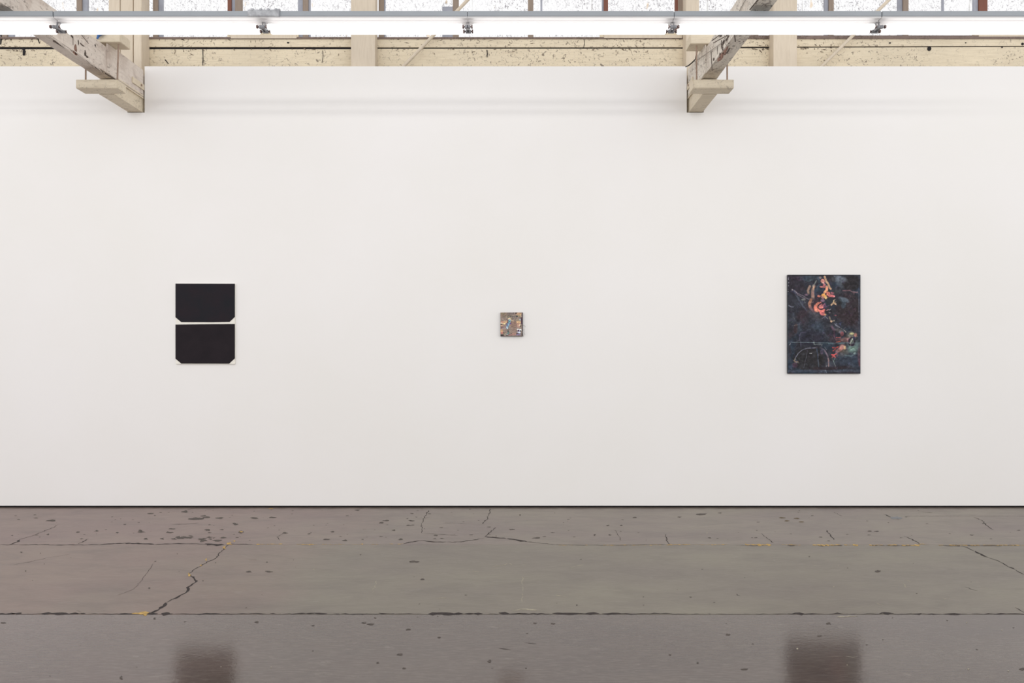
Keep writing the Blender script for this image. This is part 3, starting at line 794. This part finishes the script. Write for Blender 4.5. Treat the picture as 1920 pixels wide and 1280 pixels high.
# left pale sweeping marks
T([(140, 410), (230, 440), (300, 540), (400, 600), (520, 640), (650, 650)], 16, (116, 104, 116), .8); T([(150, 400), (280, 500), (420, 560), (560, 650)], 18, (132, 118, 130), .7)
T([(200, 440), (260, 560), (340, 700), (420, 830), (520, 930)], 34, (86, 92, 108), .65, .8); T([(60, 800), (110, 840), (180, 850)], 20, (120, 124, 138), .7)
B(430, 650, 50, 26, (130, 134, 128), .7); B(500, 535, 45, 24, (120, 90, 108), .7); B(170, 420, 30, 16, (180, 178, 180), .7)
T([(560, 950), (700, 1000), (820, 1120)], 90, (88, 84, 92), .4, .9); B(760, 1080, 160, 100, (86, 82, 88), .45, 30, .8)
# tan petals
T([(590, 330), (545, 430), (560, 500)], 60, (150, 120, 104), .85); T([(690, 330), (665, 430), (660, 590)], 84, (152, 116, 102), .9); T([(680, 340), (690, 420)], 26, (210, 168, 130), .8)
T([(620, 660), (580, 760), (600, 840)], 70, (176, 118, 92), .85); T([(600, 840), (660, 930), (740, 950)], 60, (124, 92, 98), .7)
T([(750, 190), (700, 290), (660, 330)], 26, (116, 122, 116), .8); T([(800, 100), (830, 220), (780, 420)], 50, (58, 74, 88), .6); T([(770, 330), (770, 400)], 30, (88, 94, 112), .6)
T([(960, 90), (990, 180), (1050, 270), (1080, 360), (1110, 390)], 50, (206, 158, 122), .9); T([(1000, 200), (1020, 250)], 24, (232, 196, 150), .8); B(850, 110, 34, 34, (150, 128, 124), .6)
# coral cluster
B(905, 195, 50, 50, (206, 132, 120), .95); B(940, 300, 34, 50, (188, 96, 98), .9, -20); B(900, 345, 74, 26, (200, 112, 108), .9, 8)
T([(1010, 340), (1010, 420), (960, 470), (940, 540)], 64, (232, 160, 112), .95); T([(1020, 360), (1010, 400)], 36, (236, 128, 104), .8)
B(935, 560, 70, 55, (226, 158, 82), .95, 20); B(985, 610, 36, 44, (246, 204, 136), .95); B(900, 610, 40, 34, (180, 120, 112), .8)
B(810, 575, 48, 32, (208, 116, 96), .9); B(1040, 505, 60, 48, (222, 124, 104), .95, 30); B(1130, 565, 95, 36, (208, 108, 108), .95, 12); B(1150, 490, 44, 26, (172, 96, 108), .85, 20); B(1060, 600, 40, 20, (150, 70, 66), .7)
B(800, 840, 96, 130, (224, 122, 102), .97, 20); B(780, 800, 50, 60, (236, 138, 112), .8); B(900, 940, 80, 60, (224, 116, 104), .95); B(920, 1000, 78, 42, (214, 112, 112), .95, 10); B(985, 1020, 30, 24, (210, 156, 96), .8)
B(880, 830, 92, 84, (44, 36, 46), .95, 0, .2); B(878, 835, 66, 52, (222, 128, 122), .95, -15); T([(890, 740), (895, 800)], 34, (48, 38, 46), .95); T([(880, 770), (900, 810)], 14, (206, 116, 112), .8)
T([(700, 700), (760, 700), (830, 720)], 30, (66, 52, 60), .8); B(820, 660, 26, 26, (44, 50, 44), .9); B(900, 690, 60, 34, (132, 98, 118), .75); B(960, 830, 50, 50, (98, 66, 92), .7)
B(1100, 700, 110, 100, (42, 46, 50), .8, 0, .4); T([(1130, 790), (1190, 740), (1240, 770)], 40, (206, 164, 128), .9); B(1195, 710, 18, 34, (222, 186, 130), .8)
B(1090, 960, 130, 80, (44, 42, 46), .85); T([(1010, 930), (1050, 910)], 26, (176, 120, 124), .8); T([(1080, 920), (1120, 890)], 18, (150, 160, 170), .7); B(1090, 985, 26, 16, (140, 122, 130), .7); T([(1200, 1050), (1250, 1055)], 24, (190, 96, 110), .85)
T([(930, 400), (880, 470), (840, 530)], 60, (44, 44, 62), .75); B(985, 515, 24, 30, (40, 38, 46), .8); B(720, 480, 30, 110, (52, 58, 76), .6)
T([(900, 1130), (980, 1070), (1040, 1140)], 22, (120, 114, 124), .7); T([(1080, 1090), (1130, 1210), (1200, 1190)], 36, (150, 134, 112), .7); B(1130, 1215, 30, 26, (214, 170, 138), .8)
# lower half (second crop: y + 1280)
O = 1280
B(800, O + 60, 200, 160, (58, 70, 82), .5, 30, .8); T([(950, O + 80), (1100, O + 20), (1200, O + 120)], 60, (72, 74, 80), .5); T([(1240, O + 30), (1380, O + 100), (1480, O + 160)], 24, (122, 124, 128), .7); T([(1200, O - 10), (1330, O + 60)], 16, (132, 138, 142), .6)
T([(1140, O + 60), (1200, O + 150), (1200, O + 290)], 50, (112, 74, 92), .6); B(1330, O + 160, 110, 50, (104, 98, 98), .7, 15, .6); B(1400, O + 230, 44, 60, (134, 74, 80), .85)
B(560, O + 150, 60, 36, (98, 110, 124), .55); B(240, O + 10, 50, 22, (132, 126, 124), .7, -15); B(240, O + 100, 50, 130, (62, 44, 46), .6)
B(620, O + 330, 330, 210, (42, 42, 54), .75); T([(330, O + 400), (330, O + 290), (370, O + 210), (470, O + 190)], 28, (74, 70, 90), .7); T([(360, O + 420), (370, O + 600)], 22, (74, 70, 90), .6)
T([(850, O + 130), (960, O + 220), (1050, O + 330)], 34, (66, 72, 82), .6)
B(1640, O + 280, 130, 90, (124, 122, 108), .75, 0, .7); B(1630, O + 240, 60, 26, (176, 172, 120), .85); B(1730, O + 270, 40, 46, (176, 112, 100), .8); T([(1460, O + 140), (1490, O + 190)], 22, (176, 170, 150), .8)
B(1470, O + 380, 130, 60, (150, 106, 100), .7, 0, .6); B(1700, O + 560, 180, 150, (98, 122, 118), .7, 0, .8); B(1640, O + 620, 110, 70, (124, 156, 142), .55, -20, .8)
B(1640, O + 430, 92, 112, (44, 34, 48), .95, 10, .2); B(1650, O + 410, 50, 70, (92, 98, 92), .9, 10, .4); T([(1600, O + 470), (1640, O + 400), (1660, O + 360)], 22, (176, 186, 168), .85); B(1700, O + 340, 26, 44, (40, 40, 70), .8)
T([(1250, O + 325), (1360, O + 325)], 16, (196, 86, 80), .9); T([(1250, O + 440), (1350, O + 425)], 22, (180, 88, 72), .85); B(1300, O + 370, 80, 30, (96, 60, 62), .6)
B(1420, O + 580, 80, 70, (190, 134, 120), .85, -10, .6); B(1480, O + 590, 26, 50, (206, 178, 122), .7); B(1330, O + 650, 90, 50, (196, 118, 108), .75, -25, .7); B(1270, O + 740, 40, 80, (132, 98, 112), .6); B(1450, O + 720, 110, 80, (112, 106, 88), .6, 0, .8)
T([(1160, O + 580), (1240, O + 590), (1300, O + 560)], 30, (196, 72, 66), .9); T([(1170, O + 660), (1230, O + 620)], 20, (214, 80, 66), .85); T([(1140, O + 760), (1190, O + 770), (1250, O + 740)], 26, (240, 84, 80), .97); T([(1150, O + 820), (1190, O + 790), (1230, O + 830)], 28, (226, 78, 72), .95); B(1180, O + 700, 50, 24, (50, 38, 48), .8)
B(1560, O + 880, 300, 160, (54, 66, 82), .6, 0, .8); T([(1470, O + 770), (1620, O + 790), (1720, O + 730)], 34, (98, 120, 124), .6); T([(1590, O + 640), (1680, O + 590)], 20, (140, 170, 156), .7); T([(1680, O + 720), (1720, O + 710)], 22, (170, 200, 184), .7)
B(560, O + 870, 400, 290, (43, 41, 43), .95, 0, .18, 20)
T([(215, O + 890), (230, O + 820), (300, O + 720), (400, O + 640), (520, O + 600), (720, O + 580)], 22, (116, 116, 132), .85); T([(720, O + 580), (860, O + 590), (960, O + 640), (1030, O + 760), (1080, O + 900), (1060, O + 1060)], 26, (110, 94, 104), .55)
T([(530, O + 640), (500, O + 820), (440, O + 1090)], 12, (84, 84, 96), .8); T([(760, O + 600), (790, O + 780), (805, O + 1060)], 20, (66, 78, 98), .9); T([(805, O + 700), (805, O + 1060)], 8, (104, 100, 104), .7)
T([(960, O + 660), (1030, O + 780), (1060, O + 900)], 34, (122, 104, 116), .7); T([(1050, O + 860), (1060, O + 1040)], 26, (168, 134, 128), .7); T([(990, O + 960), (1000, O + 1060)], 14, (112, 116, 120), .7); B(890, O + 690, 40, 60, (92, 78, 100), .6)
T([(590, O + 725), (640, O + 722)], 18, (214, 216, 216), .95); T([(1150, O + 840), (1200, O + 960), (1240, O + 1060)], 9, (132, 142, 138), .8); T([(1220, O + 840), (1180, O + 930)], 8, (150, 190, 176), .8); T([(960, O + 570), (1010, O + 640)], 14, (140, 138, 146), .7)
T([(190, O + 900), (230, O + 935), (290, O + 935)], 22, (160, 132, 106), .9); T([(215, O + 860), (210, O + 900)], 18, (170, 150, 120), .8); B(220, O + 1010, 80, 60, (84, 60, 76), .7); B(110, O + 1040, 60, 60, (58, 68, 88), .7); B(60, O + 700, 60, 200, (58, 44, 48), .5)
T([(60, O + 445), (600, O + 450), (900, O + 462), (1300, O + 462), (1860, O + 465)], 10, (132, 152, 158), .85, .5, 4); T([(690, O + 500), (820, O + 490), (900, O + 500)], 20, (116, 128, 124), .75); T([(690, O + 440), (700, O + 490)], 12, (160, 176, 150), .7); T([(600, O + 340), (700, O + 430)], 12, (66, 82, 96), .5)
T([(1050, O + 480), (1300, O + 485), (1450, O + 478)], 16, (110, 140, 146), .6, .8, 6); T([(100, O + 470), (85, O + 510)], 14, (190, 186, 190), .8)
T([(60, O + 1170), (500, O + 1160), (1000, O + 1180), (1400, O + 1150), (1850, O + 1160)], 60, (64, 72, 86), .75, .7); T([(900, O + 1150), (1300, O + 1180)], 10, (116, 124, 134), .6); T([(700, O + 1110), (1200, O + 1090), (1500, O + 1060)], 70, (54, 42, 46), .6)
B(1830, O + 800, 50, 260, (84, 62, 72), .7, 0, .6); B(1840, O + 950, 30, 90, (120, 60, 66), .5)
T([(40, 50), (1860, 44)], 22, (26, 26, 28), .9, .4, 8); T([(1850, 40), (1855, 2500)], 16, (34, 34, 44), .8, .5, 10); T([(44, 200), (52, 2500)], 20, (46, 62, 72), .5, .6, 10)
for q in range(12): B(48 + random.uniform(-6, 14), 120 + q * 30 + random.uniform(-10, 10), 10, 9, random.choice([(190, 190, 200), (40, 34, 50), (120, 110, 130)]), .8)
for q in range(420):     # small broken brush marks everywhere
    xx = random.uniform(60, 1840); yy = random.uniform(60, 2480); L_ = random.uniform(20, 90); an = random.choice([-.6, -.9, .5, .9, 1.3]) + random.uniform(-.3, .3)
    iy = int(np.clip((yy - 40) / 2470 * cv.h, 0, cv.h - 1)); ix = int(np.clip((xx - 40) / 1820 * cv.w, 0, cv.w - 1))
    k_ = cv.c[iy, ix] * random.uniform(.6, 1.5) + np.array([random.uniform(-8, 12), random.uniform(-8, 8), random.uniform(-6, 14)])
    T([(xx, yy), (xx + math.cos(an) * L_, yy + math.sin(an) * L_)], random.uniform(8, 26), tuple(np.clip(k_, 18, 235)), .6, .5, 30)
cv.sat = .9; cv.c = cv.c * 1.05 + 3
cv.field(60, (90, 96, 108), .62, .8, .25); cv.field(50, (24, 24, 28), .6, .8, .35)

sp_ = D / (D - .021); x0, x1 = X(1477.2, sp_), X(1613.6, sp_); z0, z1 = Z(700.3, sp_), Z(515, sp_)
t = thing('picture', 'large dark abstract painting with coral red and ochre brushwork, on the right', 'painting', ((x0 + x1) / 2, -.001, z0))
yf = -.021
canvas_mesh('painted_canvas', cv, x0, x1, z0, z1, yf, m_attr('dark abstract paint', .45), t)
BX('stretcher', plain('dark canvas edge', (44, 44, 50), .7, 0, .2, 40), t, x0 + .0006, x1 - .0006, yf + .0025, -.0005, z0 + .0006, z1 - .0006)

# --- middle: small collage (units 1/22.86 of a photo pixel)
cv = Canvas(145, 1100, 125, 1155, 180, 196, 9)
cv.c[:] = (150, 134, 124); B = cv.blob; T = cv.stroke
cv.field(16, (170, 146, 132), .45, .7, .7); cv.field(24, (116, 104, 96), .55, .75, .6)
B(350, 210, 260, 110, (140, 120, 104), .7, 0, .6, 20); B(240, 170, 90, 40, (128, 122, 98), .7); B(560, 190, 160, 70, (122, 112, 108), .7); B(930, 180, 130, 60, (196, 158, 126), .8)
for q in range(60):
    xx = random.uniform(260, 860); yy = random.gauss(320, 55); B(xx, yy, random.uniform(12, 26), random.uniform(8, 30), random.choice([(94, 104, 100), (74, 76, 84), (152, 148, 120), (118, 112, 100), (176, 164, 140)]), .7, random.uniform(0, 90), .5, 8)
B(860, 300, 50, 34, (60, 66, 76), .9); B(700, 150, 26, 18, (70, 60, 62), .8); B(810, 155, 40, 26, (64, 52, 50), .85); B(565, 290, 26, 22, (56, 60, 70), .85); T([(640, 310), (760, 300)], 22, (80, 76, 84), .8); B(1010, 250, 26, 60, (214, 190, 140), .7)
B(930, 270, 70, 40, (156, 146, 108), .7); B(975, 430, 44, 30, (176, 196, 208), .9); B(900, 450, 80, 30, (178, 160, 128), .6)
B(920, 540, 120, 44, (222, 184, 140), .9, 0, .5); B(900, 620, 90, 36, (204, 152, 130), .8); B(700, 600, 130, 110, (150, 122, 110), .8, 0, .5, 10); B(720, 700, 160, 90, (146, 120, 108), .8, 0, .5, 10); B(730, 900, 130, 130, (158, 134, 122), .7, 0, .5)
B(540, 410, 60, 44, (240, 216, 176), .95); T([(580, 440), (700, 500)], 34, (226, 200, 164), .9); B(360, 530, 150, 60, (216, 178, 140), .8, -10, .6); B(220, 550, 80, 60, (204, 150, 130), .8)
B(190, 600, 60, 40, (244, 224, 200), .9); B(310, 610, 60, 40, (236, 214, 160), .85); B(175, 635, 46, 22, (60, 52, 44), .95, 20); B(200, 690, 80, 26, (220, 178, 148), .8); B(200, 770, 70, 34, (120, 90, 82), .8); B(260, 790, 50, 22, (132, 108, 144), .6)
T([(535, 470), (520, 560), (460, 680), (430, 790)], 100, (134, 166, 186), .97, .3, 14); T([(530, 480), (525, 540)], 56, (136, 186, 180), .8); B(535, 520, 22, 26, (56, 92, 92), .9); T([(470, 460), (455, 560)], 34, (74, 36, 62), .95); T([(425, 600), (430, 700)], 36, (62, 54, 110), .9); B(570, 600, 26, 36, (92, 62, 146), .8)
T([(420, 760), (440, 820)], 34, (238, 244, 240), .95); T([(500, 700), (480, 780)], 20, (98, 90, 98), .7); T([(360, 690), (380, 780)], 30, (150, 120, 156), .7)
B(190, 920, 70, 80, (214, 172, 130), .85); B(205, 1010, 60, 50, (206, 136, 128), .85); B(285, 1000, 40, 22, (92, 72, 62), .9); B(330, 1050, 70, 30, (158, 152, 120), .6)
B(470, 930, 44, 40, (70, 82, 84), .8); B(480, 1010, 44, 60, (98, 138, 136), .8); T([(390, 1060), (460, 1070)], 26, (190, 206, 206), .9); T([(150, 1125), (270, 1105)], 50, (60, 54, 56), .95); T([(390, 1110), (480, 1100)], 26, (60, 58, 66), .9); B(560, 1090, 90, 24, (176, 124, 126), .8); B(730, 1060, 110, 50, (184, 136, 124), .7)
B(930, 720, 80, 60, (204, 160, 144), .8); B(970, 670, 44, 34, (220, 206, 176), .9); B(1015, 710, 26, 34, (70, 72, 62), .9, 20); T([(990, 750), (990, 820)], 14, (90, 110, 108), .8)
B(900, 850, 56, 36, (244, 240, 236), .97, 15); B(995, 890, 56, 50, (244, 246, 248), .97); B(920, 905, 34, 36, (72, 46, 92), .95); B(1005, 925, 30, 26, (24, 28, 36), .97); B(950, 990, 70, 38, (206, 216, 236), .9); B(870, 960, 30, 26, (138, 132, 158), .8)
B(880, 1060, 60, 30, (76, 66, 86), .9); T([(830, 1090), (1000, 1085)], 46, (146, 134, 168), .95); T([(1040, 980), (1000, 1100), (1040, 1140)], 20, (150, 142, 140), .8); T([(850, 980), (850, 1030)], 22, (98, 100, 88), .8)
T([(1085, 130), (1085, 1150)], 34, (38, 32, 40), .95, .4, 14); T([(1040, 360), (1050, 620)], 46, (70, 48, 66), .85, .6, 20); T([(150, 1145), (1000, 1150)], 16, (120, 112, 112), .6)
sp_ = D / (D - .022); x0, x1 = X(938.4, sp_), X(980.2, sp_); z0, z1 = Z(630.4, sp_), Z(585.6, sp_)
t = thing('picture', 'tiny square mixed media picture in brown, peach and blue, in the middle', 'painting', ((x0 + x1) / 2, -.001, z0))
yf = -.022
canvas_mesh('painted_panel', cv, x0, x1, z0, z1, yf, m_attr('collage paint', .5), t, .003)
BX('panel_edge', plain('dark panel edge', (58, 50, 56), .7, 0, .2, 40), t, x0 + .0006, x1 - .0006, yf + .003, -.0005, z0 + .0006, z1 - .0006)
bm = bmesh.new()
tube(bm, [(X(979.5), yf + .004, Z(611)), (X(983), yf - .006, Z(610)), (X(985), yf, Z(613))], .0012, 5)
tube(bm, [(X(979.5), yf + .004, Z(620)), (X(983.2), yf - .004, Z(617)), (X(982), yf, Z(624)), (X(984.5), yf + .006, Z(627))], .001, 5)
tube(bm, [(X(975), yf - .003, Z(627)), (X(979), yf - .008, Z(621)), (X(981.5), yf, Z(631))], .001, 5)
link('loose_wire', bm, M['wire'], t)

# --- left: pale canvas with two black panels whose lower corners are clipped
sp_ = D / (D - .015); x0, x1 = X(329.2, sp_), X(440.1, sp_); z0, z1 = Z(682.4, sp_), Z(531.6, sp_)
t = thing('picture', 'cream canvas bearing two stacked black panels with clipped lower corners, on the left', 'painting', ((x0 + x1) / 2, -.001, z0))
BX('canvas', M['canvas'], t, x0, x1, -.013, -.0005, z0, z1, bev=.0015)
def m_black(name, rgb, rgb2):
    t_ = NT(name); b = t_.bsdf(Roughness=.7); b.inputs['Specular IOR Level'].default_value = .12
    f = t_.ramp(t_.noise(t_.pos(), 7, 4), [(.35, G0), (.65, G1)])
    t_.l(t_.mix(f, lin(rgb), lin(rgb2)), b.inputs['Base Color']); t_.bump(b, t_.noise(t_.pos((1, 1, 5)), 60, 4), .3, .002); return t_.m
def panel(poly, mat):
    bm = bmesh.new(); prism(bm, [(X(a, sp_), Z(b, sp_)) for a, b in poly], -.0155, -.0125); link('black_panel', bm, mat, t)
panel([(329.0, 531.4), (440.3, 531.6), (440.3, 594.0), (430.2, 603.4), (400, 603.9), (340.0, 603.8), (329.0, 594.6)], m_black('bluish black', (33, 33, 38), (39, 33, 38)))
panel([(329.0, 608.2), (380, 607.6), (440.3, 607.2), (440.3, 671.6), (429.4, 681.6), (340.0, 681.4), (329.0, 672.2)], m_black('purplish black', (39, 33, 37), (34, 29, 33)))

# ------------------------------------------------------------------ daylight, camera, colour
w = bpy.data.worlds.new('overcast daylight'); SC.world = w; w.use_nodes = True
nt = w.node_tree; bg = nt.nodes['Background']
tc = nt.nodes.new('ShaderNodeTexCoord'); sp = nt.nodes.new('ShaderNodeSeparateXYZ'); rp = nt.nodes.new('ShaderNodeValToRGB')
nt.links.new(tc.outputs['Generated'], sp.inputs[0]); nt.links.new(sp.outputs[2], rp.inputs[0]); nt.links.new(rp.outputs[0], bg.inputs[0])
el = rp.color_ramp.elements; el.new(.35)
for k, (p_, c_) in enumerate(((0.0, (1, 1, 1, 1)), (.3, (.9, .9, .91, 1)), (1.0, (.30, .30, .31, 1)))): el[k].position = p_; el[k].color = c_
bg.inputs[1].default_value = 1.64
# two more rows of strip lights hang further back in the hall at the same height
for k, yy in enumerate((-5.6, -9.7)):
    la = bpy.data.lights.new('strip_light_row', 'AREA'); la.shape = 'RECTANGLE'; la.size = 15.0; la.size_y = .20; la.energy = (60.0, 46.0)[k]
    la.color = (1, .99, .97)
    lo = bpy.data.objects.new('strip_light_row', la); C.objects.link(lo)
    lo.location = (0, yy, HZ(446)); lo.rotation_euler = (math.radians((52, 62)[k]), 0, 0)
cam = bpy.data.cameras.new('camera'); co = bpy.data.objects.new('camera', cam); C.objects.link(co)
cam.lens = 24.0; cam.sensor_width = 36.0; cam.shift_y = -8.0 / 1920.0 * -1.0
co.location = (0, -D, H); co.rotation_euler = (math.pi / 2, 0, 0); SC.camera = co
cam.clip_end = 100
vs = SC.view_settings; vs.view_transform = 'Standard'; vs.look = 'None'; vs.exposure = 0.0; vs.gamma = 1.0; vs.use_curve_mapping = False
